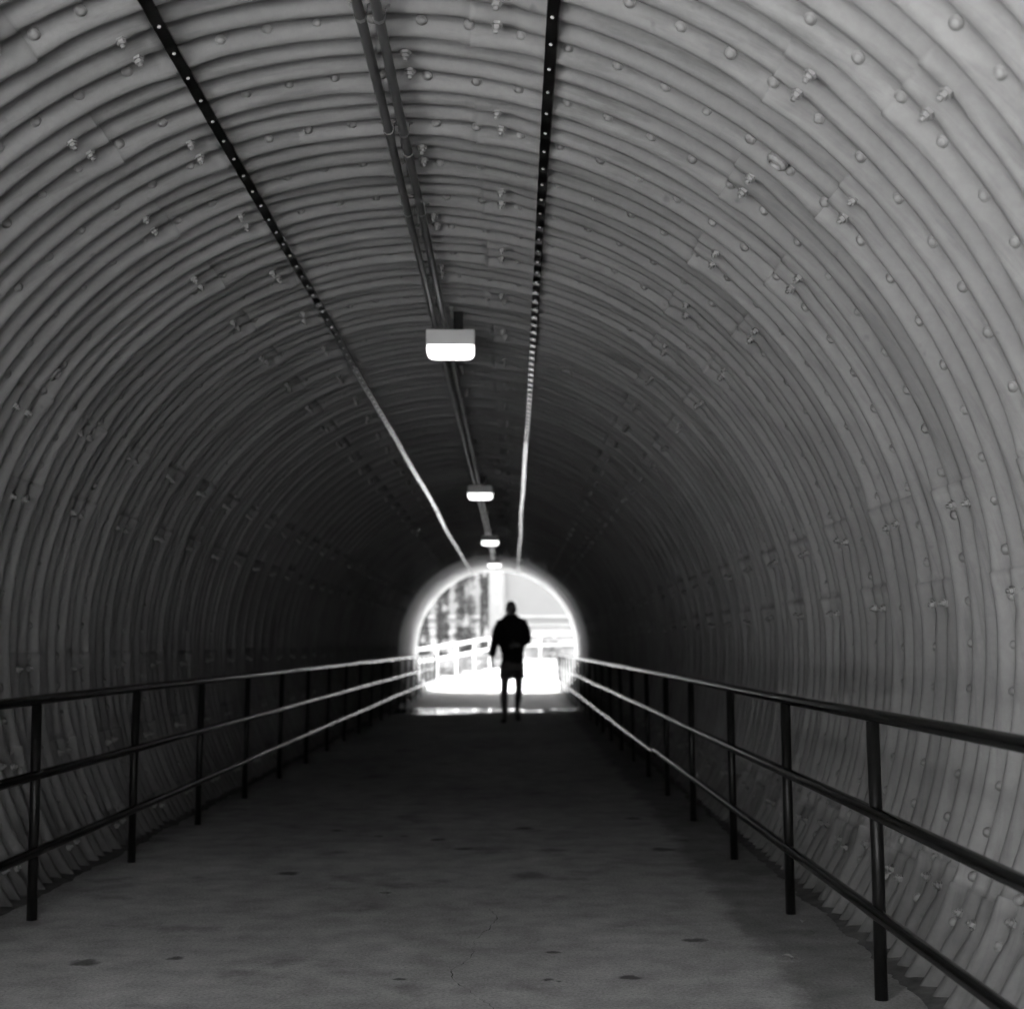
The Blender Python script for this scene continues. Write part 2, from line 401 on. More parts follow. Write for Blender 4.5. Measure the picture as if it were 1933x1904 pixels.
for k in range(K0, K1):
    seams = SEAM_E if k % 2 else SEAM_O
    sj = sorted(s + rng.uniform(-.3, .3) for s in seams)
    yk = Y0 + PITCH3 * k
    near = yk < 12
    nper = 12 if near else 7
    step = 1.5 if near else 2.5
    ths = set()
    a = -122.0
    while a <= 122: ths.add(round(a, 3)); a += step
    edges = []
    for s in sj:
        e = s + (2.3 if s < 0 else -2.3); edges.append(e); ths.add(e - .03); ths.add(e + .03)
    ths = sorted(ths); edges.sort(); plate = [rng.uniform(.90, 1.10) for _ in range(len(edges) + 1)]
    tw = rng.uniform(-.002, .002)
    nS = nper * 3 + 8
    svals = [-.02 + (PITCH3 + .115) * i / (nS) for i in range(nS + 1)]
    base = len(verts)
    for si, s in enumerate(svals):
        for th in ths:
            # plate step at the lap edges
            o = 0
            for e in edges:
                dlt = (th - e) * (1 if e < 0 else -1)
                if dlt > 0 and dlt < 14: o = max(o, .0075 * (1 - dlt / 14))
            lapend = 1 - ss(.095, .17, s)
            lift = 0
            if s > PITCH3 + .02:
                for e in edges: lift = max(lift, math.exp(-((th - e) / 2.4) ** 2))
                lift = (.010 * lift + .0025 * max(0, noise.noise(Vector((th * .12, yk * 3, 7))))) * ss(PITCH3 + .02, PITCH3 + .095, s)
            dim = 0
            for e in sj:
                if abs(th - e - 1.1) < 5: dim = max(dim, math.exp(-((th - e - 1.1) / 1.2) ** 2) * max(0, 1 - abs(abs(s / P1 - 2) - .5) / .35))
            o += .011 * dim
            lapx = .0085 * (math.exp(-((s - .62 * P1) / (.30 * P1)) ** 2) + math.exp(-((s - PITCH3 - .62 * P1) / (.30 * P1)) ** 2))     # the doubled rib stands prouder
            wv = .003 * noise.noise(Vector((th * .045, yk * 1.7, 3.3)))
            r = RM + AMP * math.cos(2 * math.pi * s / P1) + .006 * lapend + o - lift - lapx + wv + tw
            verts.append(lp(yk + s, th, r))
    nT = len(ths)
    for i in range(len(svals) - 1):
        for j in range(nT - 1):
            q = (base + i * nT + j, base + i * nT + j + 1, base + (i + 1) * nT + j + 1, base + (i + 1) * nT + j)
            c = (verts[q[0]] + verts[q[2]]) * .5
            if c.y < entr(c.x) or c.y > Y_END: continue
            faces.append(q); thm = (ths[j] + ths[j + 1]) / 2; tones.append(plate[sum(thm > e for e in edges)])
me = bpy.data.meshes.new("corrugated_lining"); me.from_pydata([tuple(v - Vector((CX, 20, 0))) for v in verts], [], faces); me.update()
at_ = me.attributes.new('tone', 'FLOAT', 'FACE'); at_.data.foreach_set('value', tones)
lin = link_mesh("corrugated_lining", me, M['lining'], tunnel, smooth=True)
# end stretch of ribbed lining, exit daylight painted in as a paler tone
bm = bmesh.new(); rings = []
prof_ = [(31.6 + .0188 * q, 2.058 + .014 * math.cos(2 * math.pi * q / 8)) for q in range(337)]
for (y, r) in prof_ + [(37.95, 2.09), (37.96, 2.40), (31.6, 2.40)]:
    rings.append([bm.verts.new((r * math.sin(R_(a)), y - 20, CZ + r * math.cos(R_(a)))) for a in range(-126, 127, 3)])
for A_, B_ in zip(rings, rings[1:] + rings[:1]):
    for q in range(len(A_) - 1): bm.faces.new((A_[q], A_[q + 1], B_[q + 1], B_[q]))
obj("exit_glow_lining", bm, M['exit_glow'], tunnel, True)
# bolts along every ring crest
TUN = Vector((CX, 20, 0))
def inward(th, y, r, tilt=0):
    """matrix at the lining whose +Z points to the tunnel's axis"""
    z = Vector((-math.sin(R_(th)), 0, -math.cos(R_(th)))); yv = Vector((0, 1, 0))
    z, yv = (z * math.cos(tilt) - yv * math.sin(tilt)), (yv * math.cos(tilt) + z * math.sin(tilt)); x = yv.cross(z)
    m_ = Matrix((x, yv, z)).transposed().to_4x4(); m_.translation = lp(y, th, r) - TUN; return m_
dome = [(.0185, -.008), (.0185, .0012), (.0148, .002), (.0135, .0045), (.0105, .0075), (.0055, .0095), (0, .0102)]
bm = bmesh.new(); lathe(bm, dome, Matrix(), 16)
bolt_me = bpy.data.meshes.new("bolt"); bm.to_mesh(bolt_me); bm.free(); bolt_me.materials.append(M['bolt'])
for p in bolt_me.polygons: p.use_smooth = True
def shown(v, margin=1.0):
    d = v.y
    if d < .5: return False
    px = 968 + v.x / d * 2760; py = 1218 - (v.z - CAM_H) / d * 2760
    return -10 < px < 1943 and -10 < py < 1915
bolts = []
for k in range(K0, K1):
    yk = Y0 + PITCH3 * k
    if yk > Y_END - .1: break
    for j in range(-28, 28):
        th = 3.6 + 4.37 * j
        if abs(th) > 117: continue
        th += rng.uniform(-.25, .25)
        y = yk + .026 + rng.uniform(-.005, .005)
        p = lp(y, th, RM + AMP)
        if p.y < entr(p.x) + .1: continue
        bolts.append((p.y if shown(p) else p.y + 100, th, y))
bolts.sort()
for i, (_, th, y) in enumerate(bolts[:100]):
    o = bpy.data.objects.new("bolt", bolt_me); COL.objects.link(o); o.parent = tunnel
    o.matrix_local = inward(th, y, RM + AMP * math.cos(2 * math.pi * .026 / P1) - .001, .55)
bm = bmesh.new()
dome_s = [(.0185, -.006), (.0185, .0015), (.0138, .003), (.009, .009), (0, .0102)]
for (_, th, y) in bolts[100:]: lathe(bm, dome_s, inward(th, y, RM + AMP * math.cos(2 * math.pi * .026 / P1) - .001, .55), 8)
tag(obj("bolt", bm, M['bolt'], tunnel, True), kind="stuff")
# studs with nuts in the valleys at every seam
def stud_bm(bm, mtx, seg=6, full=True):
    lathe(bm, [(.0075, -.03), (.0075, .023), (.006, .025), (0, .0255)], mtx, 10 if full else 6)
    lathe(bm, [(.019, -.008), (.019, .001), (.0135, .0015), (.0142, .003), (.0142, .012), (.012, .014), (0, .0145)], mtx, 6)
bm = bmesh.new(); stud_bm(bm, Matrix())
stud_me = bpy.data.meshes.new("stud"); bm.to_mesh(stud_me); bm.free(); stud_me.materials.append(M['stud'])
studs = []
for k in range(K0, K1):
    for s in (SEAM_E if k % 2 else SEAM_O):
        for q in (1.5, 2.5):
            y = Y0 + PITCH3 * k + P1 * q
            th = s + rng.uniform(-.35, .35); p = lp(y, th, RM)
            if p.y < entr(p.x) + .1 or p.y > Y_END - .1: continue
            studs.append((p.y if shown(p) else p.y + 100, th, y, rng.uniform(0, .008)))
studs.sort()
for (_, th, y, e) in studs[:100]:
    o = bpy.data.objects.new("stud", stud_me); COL.objects.link(o); o.parent = tunnel
    o.matrix_local = inward(th, y, RM - AMP + .006 - e)
bm = bmesh.new()
for (_, th, y, e) in studs[100:]: stud_bm(bm, inward(th, y, RM - AMP + .006 - e), full=False)
tag(obj("stud", bm, M['stud'], tunnel), kind="stuff")
# grout plugs
bm = bmesh.new(); lathe(bm, [(.036, -.02), (.036, .012), (.03, .02), (.022, .022), (.020, .012), (0, .012)], Matrix(), 18)
plug_me = bpy.data.meshes.new("grout_plug"); bm.to_mesh(plug_me); bm.free(); plug_me.materials.append(M['stud'])
for (y, th) in ((4.57, 37.3), (6.35, -50.5), (6.9, -104), (9.6, 22)):
    o = bpy.data.objects.new("grout_plug", plug_me); COL.objects.link(o); o.parent = tunnel
    o.matrix_local = inward(th, y, RM + .002)

# ------------------------------------------------------------------ ceiling battens
def batten(th, label, joint, wave_to, seed, wander):
    rg = random.Random(seed)
    r0 = RM - AMP - .011
    t = thing("ceiling_batten", lp(3, th, r0), label, "metal strip", "dark strips screwed along the ceiling")
    org = t.location.copy()
    ang = R_(th); tx = Vector((math.cos(ang), 0, -math.sin(ang))); nz_ = Vector((-math.sin(ang), 0, -math.cos(ang)))
    hw, thk = .019, .010
    pieces = [(2.2, joint), (joint + .05, 37.6)]
    def ctr(y):
        off = wander * .8 * noise.noise(Vector((y * .22, seed, 0)))
        bow = (.0016 if y < wave_to else .0004) * (1 + math.cos(2 * math.pi * (y - 4.31) / .195))
        sag = .006 * noise.noise(Vector((y * .35, seed, 9)))
        p = Vector((CX + r0 * math.sin(ang), ly(y, th) - LEAN * (1 - math.cos(ang)), CZ + r0 * math.cos(ang)))
        return p + tx * off + nz_ * (bow + sag)
    for (a, b) in pieces:
        bm = bmesh.new(); prev = None; y = a
        while y <= b + 1e-6:
            c = ctr(y) - org
            cur = [bm.verts.new(c + tx * sx * hw + nz_ * dz) for sx, dz in ((-1, -thk), (-1, .004), (-.88, .006), (.88, .006), (1, .004), (1, -thk))]
            if prev:
                for i in range(6): bm.faces.new((prev[i], prev[(i + 1) % 6], cur[(i + 1) % 6], cur[i]))
            else: bm.faces.new(cur[::-1])
            prev = cur; y += .0195 if y < wave_to + .5 else .0975
        bm.faces.new(prev)
        obj("strip", bm, M['batten'], t)
    bmh = bmesh.new(); lathe(bmh, [(.0062, -.002), (.0062, .002), (.0045, .004), (0, .005)], Matrix(), 6)
    sm = bpy.data.meshes.new("screw"); bmh.to_mesh(sm); bmh.free(); sm.materials.append(M['screw'])
    rest = bmesh.new(); n = 0; y = 4.31 - .195 * 6
    while y < 37.5:
        m_ = Matrix((Vector((0, 1, 0)).cross(nz_), Vector((0, 1, 0)), nz_)).transposed().to_4x4(); m_.translation = ctr(y) - org + nz_ * .006
        if n < 100:
            o = bpy.data.objects.new("screw", sm); COL.objects.link(o); o.parent = t; o.matrix_local = m_
        else: lathe(rest, [(.009, -.002), (.009, .002), (0, .006)], m_, 5)
        n += 1; y += .195
    tag(obj("screw", rest, M['screw'], t), kind="stuff")
batten(-17.5, "dark screwed metal strip slanting along the ceiling left of the conduits", 20.0, 8.0, 1.5, .045)
batten(15.4, "dark screwed metal strip on the ceiling right of the conduits, dashed glints halfway", 13.2, 13.2, 6.2, .02)

# ------------------------------------------------------------------ conduits
def conduit(x0, label, seed):
    zc = 3.043
    t = thing("conduit", (x0, 2, zc), label, "conduit", "conduits along the ceiling")
    bm = bmesh.new(); pts = []
    y = 1.9
    while y <= 37.5:
        pts.append((.006 * noise.noise(Vector((y * .5, seed, 0))) + (y - 4) * .0008, y - 2, .006 * noise.noise(Vector((y * .4, seed, 5))))); y += .25
    add_tube(bm, pts, .0165, 12); obj("pipe", bm, M['conduit'], t, True)
    def at(y):
        i = min(len(pts) - 1, max(0, int((y - 1.9) / .25))); return Vector(pts[i])
    bmc = bmesh.new(); add_tube(bmc, [(0, -.03, 0), (0, .03, 0)], .0205, 12)
    cm = bpy.data.meshes.new("coupling"); bmc.to_mesh(cm); bmc.free(); cm.materials.append(M['conduit'])
    y = 5.55 + seed * .1
    while y < 37:
        o = bpy.data.objects.new("coupling", cm); COL.objects.link(o); o.parent = t; p = at(y); o.location = p; y += 3.05
    bms = bmesh.new()
    for s in range(9):
        pass
    arc = [(-.034, .036), (-.021, .030), (-.0195, 0), (-.0138, -.0138), (0, -.0195), (.0138, -.0138), (.0195, 0), (.021, .030), (.034, .036)]
    for yy in (-.012, .012): pass
    vs0 = [bms.verts.new((a, -.011, b)) for a, b in arc]; vs1 = [bms.verts.new((a, .011, b)) for a, b in arc]
    for i in range(len(arc) - 1): bms.faces.new((vs0[i], vs0[i + 1], vs1[i + 1], vs1[i]))
    bmesh.ops.solidify(bms, geom=bms.faces[:], thickness=.002)
    smh = bpy.data.meshes.new("strap"); bms.to_mesh(smh); bms.free(); smh.materials.append(M['screw'])
    y = 4.61
    while y < 37:
        if int(y * 10) % 3 != 1 or y < 7:
            o = bpy.data.objects.new("strap", smh); COL.objects.link(o); o.parent = t; o.location = at(y)
        y += .905
conduit(-.4605, "thin grey ceiling conduit, nearer the left strip of the two", 1.0)
conduit(-.4045, "thin grey ceiling conduit, nearer the right strip of the two", 2.7)

# ------------------------------------------------------------------ ceiling lights
lab = ["box ceiling light nearest the viewer with a glowing diffuser and pale housing",
       "glowing ceiling light second along the conduits, behind the largest one",
       "small glowing ceiling light third along the conduits, above the bright opening",
       "farthest small ceiling light, glowing against the bright tunnel mouth"]
def light_parts():
    W, D = .28, .17
    bm = bmesh.new(); add_box(bm, (0, D / 2, -.0435), (W, D, .087)); bevel_all(bm, .006)
    me = bpy.data.meshes.new("housing"); bm.to_mesh(me); bm.free(); me.materials.append(M['lamp_box'])
    # prismatic diffuser: rounded tray that narrows downwards
    bm = bmesh.new(); rings = []
    for (z, inx, rr) in ((-.0875, .004, .02), (-.100, .002, .024), (-.122, .003, .026), (-.140, .012, .03), (-.150, .026, .03), (-.1535, .045, .03)):
        ring = []; a, b = W / 2 - inx, D / 2 - inx
        for cxs, cys, st in ((1, 1, 0), (-1, 1, 90), (-1, -1, 180), (1, -1, 270)):
            for q in range(6):
                an = R_(st + 18 * q); ring.append(bm.verts.new((cxs * (a - rr) + rr * math.cos(an), D / 2 + cys * (b - rr) + rr * math.sin(an), z)))
        rings.append(ring)
    for A_, B_ in zip(rings, rings[1:]):
        n = len(A_)
        for i in range(n): bm.faces.new((A_[i], B_[i], B_[(i + 1) % n], A_[(i + 1) % n]))
    bm.faces.new(rings[-1]); bm.faces.new(rings[0][::-1])
    d = bpy.data.meshes.new("diffuser"); bm.to_mesh(d); bm.free(); d.materials.append(M['diffuser'])
    for p in d.polygons: p.use_smooth = True
    bm = bmesh.new(); add_box(bm, (.045, .06, .055), (.055, .055, .112)); bevel_all(bm, .005)
    b = bpy.data.meshes.new("mounting_box"); bm.to_mesh(b); bm.free(); b.materials.append(M['batten'])
    return me, d, b
LP = light_parts()
for i, (x, y) in enumerate(((-.359, 8.4), (-.373, 16.6), (-.375, 24.2), (-.393, 31.0))):
    t = thing("ceiling_light", (x, y, 2.966), lab[i], "ceiling light", "lights in a row along the ceiling", rz=R_((.8, -1.2, .5, 0)[i]))
    for me_ in LP:
        o = bpy.data.objects.new(me_.name.split('.')[0], me_); COL.objects.link(o); o.parent = t

# ------------------------------------------------------------------ pipe railings in the tunnel
def railing(side, x, posts, y0, y1, label, name="pipe_railing"):
    t = thing(name, (x, y0, 0), label, "railing")
    sg = 1 if x > 0 else -1
    rr = .0213
    hs = (("top_rail", .922), ("middle_rail", .605), ("bottom_rail", .288))
    for nm, h in hs:
        bm = bmesh.new()
        segs = [(y0, y1)]
        if nm == "bottom_rail" and sg > 0: segs = [(y0, 12.0), (11.97, y1)]
        for si, (a, b) in enumerate(segs):
            pts = []; y = a
            while True:
                pts.append((.007 * noise.noise(Vector((y * .31, x * 3 + h * 9, 0))), y - y0, h - .024 * si + .007 * noise.noise(Vector((y * .27, h * 7, x)))))
                if y >= b: break
                y = min(b, y + .2)
            add_tube(bm, pts, rr if nm != "bottom_rail" else .0205, 16)
        obj(nm, bm, M['black_paint'], t, True)
    for y in posts:
        bm = bmesh.new(); jx = random.uniform(-.006, .006)
        add_tube(bm, [(sg * .024 + jx, y - y0, -.01), (sg * .012 + jx, y - y0, .45), (0, y - y0, .905)], .0215, 16)
        obj("post", bm, M['post_paint'], t, True)
    bm = bmesh.new()
    # return bend that closes the far end
    R0 = .07; e = y1 - y0
    pts = [(0, e - .02, .922)] + [(0, e + R0 * math.sin(R_(a)), .922 - R0 + R0 * math.cos(R_(a))) for a in range(0, 91, 15)] + [(0, e + R0, .28 + R0)] + \
          [(0, e + R0 * math.cos(R_(a)), .288 + R0 - R0 * math.sin(R_(a))) for a in range(15, 91, 15)] + [(0, e - .02, .288)]
    add_tube(bm, pts, .021, 14); obj("end_bend", bm, M['black_paint'], t, True)
    return t
railing(-1, -1.995, [4.50 + 1.63 * i for i in range(-2, 21)], 1.0, 37.95, "black three-bar pipe railing along the left wall of the tunnel")
railing(1, 1.168, [4.75, 6.27, 7.87, 9.6] + [11.2 + 1.6 * i for i in range(17)] + [3.15, 1.6], 1.2, 37.95, "black three-bar pipe railing along the right wall, its bottom bar kinked")

# ------------------------------------------------------------------ person walking
PX, PY = -.016, 22.0
def build_person():
    t = thing("person", (PX, PY, 0), "person in a dark jacket and knee-length shorts walking, one arm bent across the front", "person")
    bm = bmesh.new()
    V, E, RR = [], [], []
    def v(p, r, par=None):
        V.append(Vector(p)); RR.append(r)
        if par is not None: E.append((par, len(V) - 1))
        return len(V) - 1
    # torso
    pel = v((.005, 0, .94), (.135, .105))
    wa = v((.01, -.01, 1.12), (.130, .098), pel)
    ch = v((.005, -.015, 1.32), (.150, .110), wa)
    ub = v((-.008, 0, 1.43), (.105, .072), ch)
    nk = v((-.012, -.01, 1.565), (.058, .06), ub)
    hd = v((-.010, -.02, 1.635), (.055, .06), nk)
    # image-left arm (hanging)
    s1 = v((-.160, 0, 1.45), .048, ub); e1 = v((-.250, .03, 1.235), .046, s1); w1 = v((-.292, -.05, 1.02), .031, e1); p1 = v((-.302, -.07, .95), (.040, .022), w1); q1 = v((-.302, -.08, .895), (.040, .018), p1)
    # image-right arm (bent)
    s2 = v((.145, .0, 1.46), .048, ub); e2 = v((.232, .15, 1.265), .048, s2); w2 = v((.125, -.10, 1.165), .032, e2); p2 = v((.075, -.155, 1.155), (.022, .040), w2); q2 = v((.03, -.175, 1.15), (.02, .040), p2)
    # image-left leg (leading), image-right leg (trailing)
    h1 = v((-.095, -.01, .86), .088, pel); k1 = v((-.108, -.14, .50), .060, h1); c1 = v((-.112, -.145, .36), .064, k1); a1 = v((-.100, -.19, .10), .040, c1)
    h2 = v((.100, 0, .86), .088, pel); k2 = v((.108, -.01, .49), .060, h2); c2 = v((.100, .10, .38), .062, k2); a2 = v((.082, .30, .20), .040, c2)
    f1 = v((-.095, -.26, .045), .032, a1); t1 = v((-.098, -.36, .035), .026, f1)
    f2 = v((.088, .26, .11), .032, a2); t2 = v((.094, .22, .040), .026, f2)
    join(bm, skin_mesh(V, E, RR, pel, 2))
    # fingers
    def finger(base, d, bend, L, r):
        d = Vector(d).normalized(); b_ = Vector(bend).normalized(); p = Vector(base); ps = [p.copy()]
        for q, (l, a) in enumerate(((.42, 12), (.32, 30), (.26, 42))):
            dd = (d * math.cos(R_(a)) + b_ * math.sin(R_(a))).normalized(); p = p + dd * L * l; ps.append(p.copy())
        join(bm, skin_mesh(ps, [(0, 1), (1, 2), (2, 3)], [r, r * .95, r * .88, r * .75], 0, 1))
    for q, L in enumerate((.088, .098, .094, .075)):
        finger((-.302 + .004 * (q - 1.5), -.108 + .02 * q, .90), (.05, -.05 + .06 * (q - 1.5) * .3, -1), (1, 0, -.1), L, .009)
    finger((-.288, -.105, .945), (.25, -.55, -.8), (.4, 0, -.9), .075, .010)
    for q, L in enumerate((.08, .088, .085, .068)):
        finger((.035, -.178, 1.178 - .02 * q), (-1, -.05, -.12), (-.1, 1, -.1), L, .009)
    finger((.065, -.178, 1.185), (-.7, -.1, .55), (-.9, .2, 0), .068, .010)
    # head with a face
    hb = bmesh.new(); bmesh.ops.create_uvsphere(hb, u_segments=56, v_segments=44, radius=1)
    for q in hb.verts:
        x, y, z = q.co
        sx = .074; sy = .094; sz = .122
        if z < 0: sx *= 1 - .22 * (-z) ** 1.5; sy *= 1 - .10 * (-z)
        co = Vector((x * sx, y * sy, z * sz))
        if y < 0:
            nd = math.exp(-((x * sx / .014) ** 2) - (((z * sz) + .024) / .021) ** 2); co.y -= .026 * nd          # nose
            br = math.exp(-(((z * sz) - .016) / .012) ** 2) * math.exp(-(x * sx / .05) ** 2); co.y -= .004 * br
            for ex in (-.030, .030):
                es = math.exp(-(((x * sx) - ex) / .013) ** 2 - ((z * sz) / .011) ** 2); co.y += .009 * es              # eye sockets
            mo = math.exp(-((x * sx) / .022) ** 2 - (((z * sz) + .060) / .006) ** 2); co.y += .004 * mo
            lp_ = math.exp(-((x * sx) / .020) ** 2 - (((z * sz) + .070) / .008) ** 2); co.y -= .004 * lp_
            chn = math.exp(-((x * sx) / .02) ** 2 - (((z * sz) + .102) / .014) ** 2); co.y -= .008 * chn
        q.co = co + Vector((-.010, -.028, 1.692))
    tm = bpy.data.meshes.new("t"); hb.to_mesh(tm); hb.free(); bm.from_mesh(tm); bpy.data.meshes.remove(tm)
    for sx in (-1, 1):
        eb = bmesh.new(); bmesh.ops.create_uvsphere(eb, u_segments=14, v_segments=10, radius=1, matrix=Matrix.Translation((-.010 + sx * .078, -.018, 1.688)) @ Matrix.Diagonal((.010, .020, .032, 1)))
        bmesh.ops.create_uvsphere(eb, u_segments=10, v_segments=8, radius=.0105, matrix=Matrix.Translation((-.010 + sx * .030, -.1005, 1.692)))
        tm = bpy.data.meshes.new("t"); eb.to_mesh(tm); eb.free(); bm.from_mesh(tm); bpy.data.meshes.remove(tm)
    obj("body", bm, M['skin'], t, True)
    # short hair
    hb = bmesh.new(); bmesh.ops.create_uvsphere(hb, u_segments=56, v_segments=40, radius=1)
    dele = []
    for q in hb.verts:
        x, y, z = q.co
        if z < .12 + (-y) * .52 - (.45 if y > .35 else 0): dele.append(q)
        q.co = Vector((x * .080, y * .101, z * .128)) * (1 + .015 * noise.noise(q.co * 9)) + Vector((-.010, -.024, 1.692))
    bmesh.ops.delete(hb, geom=dele, context='VERTS')
    obj("hair", hb, M['hair'], t, True)
    # jacket: torso and sleeves as closed volumes, fused into one surface
    jb = bmesh.new()
    add_loft(jb, [(.868, .012, -.003, .150, .118), (.875, .012, -.003, .166, .130), (.925, .012, -.004, .166, .130), (.940, .012, -.004, .158, .122), (.96, .012, -.004, .168, .131), (1.04, .012, -.008, .170, .130), (1.10, .004, -.01, .186, .134), (1.20, -.004, -.014, .200, .138), (1.33, -.004, -.012, .204, .138), (1.43, .0, -.004, .190, .126), (1.50, -.004, 0, .182, .108), (1.545, -.006, -.002, .158, .094), (1.58, -.010, -.006, .122, .088), (1.607, -.012, -.010, .088, .084), (1.635, -.012, -.012, .074, .080), (1.642, -.012, -.012, .058, .062)])
    add_tube(jb, [(-.11, 0, 1.495), (-.168, .003, 1.47), (-.216, .015, 1.36), (-.250, .03, 1.235), (-.278, -.015, 1.11), (-.292, -.045, 1.035), (-.294, -.052, 1.005), (-.297, -.06, .98)], [.070, .080, .075, .068, .060, .055, .046, .044], 16)
    add_tube(jb, [(.10, 0, 1.505), (.160, .015, 1.48), (.206, .085, 1.375), (.226, .135, 1.285), (.232, .145, 1.25), (.222, .11, 1.222), (.185, .03, 1.20), (.140, -.075, 1.17), (.125, -.10, 1.165), (.110, -.118, 1.163)], [.070, .080, .076, .072, .070, .068, .063, .056, .047, .044], 16)
    jm = remesh(jb, .011)
    for q in jm.vertices:
        c = q.co; fold = noise.noise(Vector((c.x * 9, c.y * 9, c.z * 16))) * .008 + noise.noise(c * 27) * .003
        q.co = c + q.normal * fold
    link_mesh("jacket", jm, M['jacket'], t, True)
    # shorts: waist and two wide legs reaching the knee
    sb = bmesh.new()
    add_loft(sb, [(.99, .008, 0, .140, .112), (.93, .008, 0, .158, .122), (.86, .005, -.005, .180, .134), (.79, .003, -.015, .186, .132), (.755, .003, -.02, .178, .115)])
    add_tube(sb, [(-.075, -.01, .85), (-.086, -.035, .76), (-.090, -.06, .695), (-.093, -.072, .655)], [.092, .096, .098, .099], 18)
    add_tube(sb, [(.085, 0, .85), (.096, .0, .76), (.100, -.005, .695), (.102, -.008, .655)], [.092, .096, .098, .099], 18)
    sm = remesh(sb, .011)
    for q in sm.vertices: q.co = q.co + q.normal * (noise.noise(Vector((q.co.x * 14, q.co.y * 14, q.co.z * 7))) * .008)
    link_mesh("shorts", sm, M['shorts'], t, True)
    # shoes: planted one and the one pushing off on its toes
    def shoe(mtx):
        b = bmesh.new(); prof = [(.0, .034, .075), (.05, .037, .085), (.10, .039, .078), (.15, .044, .062), (.20, .048, .050), (.245, .044, .040), (.275, .026, .028)]
        rings = []
        for (yy, hw, hh) in prof:
            ring = []
            for q in range(14):
                a = 2 * math.pi * q / 14; x = hw * math.cos(a); z = hh * .5 * math.sin(a) + hh * .5
                if z < hh * .25: z = 0; x *= 1.05
                ring.append(b.verts.new(mtx @ Vector((x, -yy + .07, z))))
            rings.append(ring)
        for A_, B_ in zip(rings, rings[1:]):
            for q in range(14): b.faces.new((A_[q], A_[(q + 1) % 14], B_[(q + 1) % 14], B_[q]))
        b.faces.new(rings[0][::-1]); b.faces.new(rings[-1])
        bmesh.ops.subdivide_edges(b, edges=b.edges[:], cuts=1, smooth=.4)
        return b
    obj("shoe", shoe(Matrix.Translation((-.098, -.19, .004)) @ Matrix.Rotation(R_(-8), 4, 'Z')), M['shoe'], t, True)
    obj("shoe", shoe(Matrix.Translation((.083, .305, .175)) @ Matrix.Rotation(R_(62), 4, 'X') @ Matrix.Rotation(R_(4), 4, 'Z')), M['shoe'], t, True)
    return t
build_person()

# ------------------------------------------------------------------ outside: rails, wall, trees
def poly_rail(name, pts, label, rails, hpost, group=None, r=.03, mats='galv', postr=.03):
    t = thing(name, pts[0], label, "railing", group); o0 = Vector(pts[0])
    for nm, h in rails:
        bm = bmesh.new(); add_tube(bm, [Vector(p) - o0 + Vector((0, 0, h)) for p in pts], r, 12); obj(nm, bm, M[mats], t, True)
    for p in pts:
        bm = bmesh.new(); q = Vector(p) - o0; add_tube(bm, [q - Vector((0, 0, .1)), q + Vector((0, 0, hpost))], postr, 12); obj("post", bm, M[mats], t, True)
def along(k, n):
    """points along the path's left edge between two stations"""
    out = []
    for i in range(n + 1):
        y = k[0] + (k[1] - k[0]) * i / n
        for (a, b) in zip(lx, lx[1:]):
            if a[1] <= y <= b[1]: x = a[0] + (b[0] - a[0]) * (y - a[1]) / (b[1] - a[1])
        out.append((x, y, pz(y)))
    return out
poly_rail("ramp_railing", along((39.2, 46.3), 4), "pale galvanised railing beside the ramp outside, on the side of the leafy columns", (("top_rail", 1.0), ("middle_rail", .66)), 1.0, "pale railings along the outside ramp", r=.04, postr=.022)
poly_rail("ramp_railing", along((50.5, 61), 3), "pale galvanised railing farther up the ramp, behind the walking person", (("top_rail", 1.0), ("middle_rail", .6)), 1.0, "pale railings along the outside ramp", r=.022, postr=.022)
# low concrete wall right of the mouth
t = thing("retaining_wall", (2.2, 38.6, 0), "low pale concrete wall just outside the mouth, behind the right railing", "wall")
bm = bmesh.new()
W_ = [(0, 0), (.9, 3.9), (2.0, 7.6), (3.4, 11.4)]
for (a, b) in zip(W_, W_[1:]):
    d = Vector((b[0] - a[0], b[1] - a[1], 0)); m_ = Vector(((a[0] + b[0]) / 2, (a[1] + b[1]) / 2, .42)); add_box(bm, m_, (.22, d.length, 1.0), Matrix.Rotation(-math.atan2(d.x, d.y), 3, 'Z'))
obj("wall", bm, M['concrete_pale'], t)
bm = bmesh.new()
for (a, b) in zip(W_, W_[1:]):
    d = Vector((b[0] - a[0], b[1] - a[1], 0)); m_ = Vector(((a[0] + b[0]) / 2, (a[1] + b[1]) / 2, .955)); add_box(bm, m_, (.32, d.length, .07), Matrix.Rotation(-math.atan2(d.x, d.y), 3, 'Z'))
obj("coping", bm, M['concrete_pale'], t)

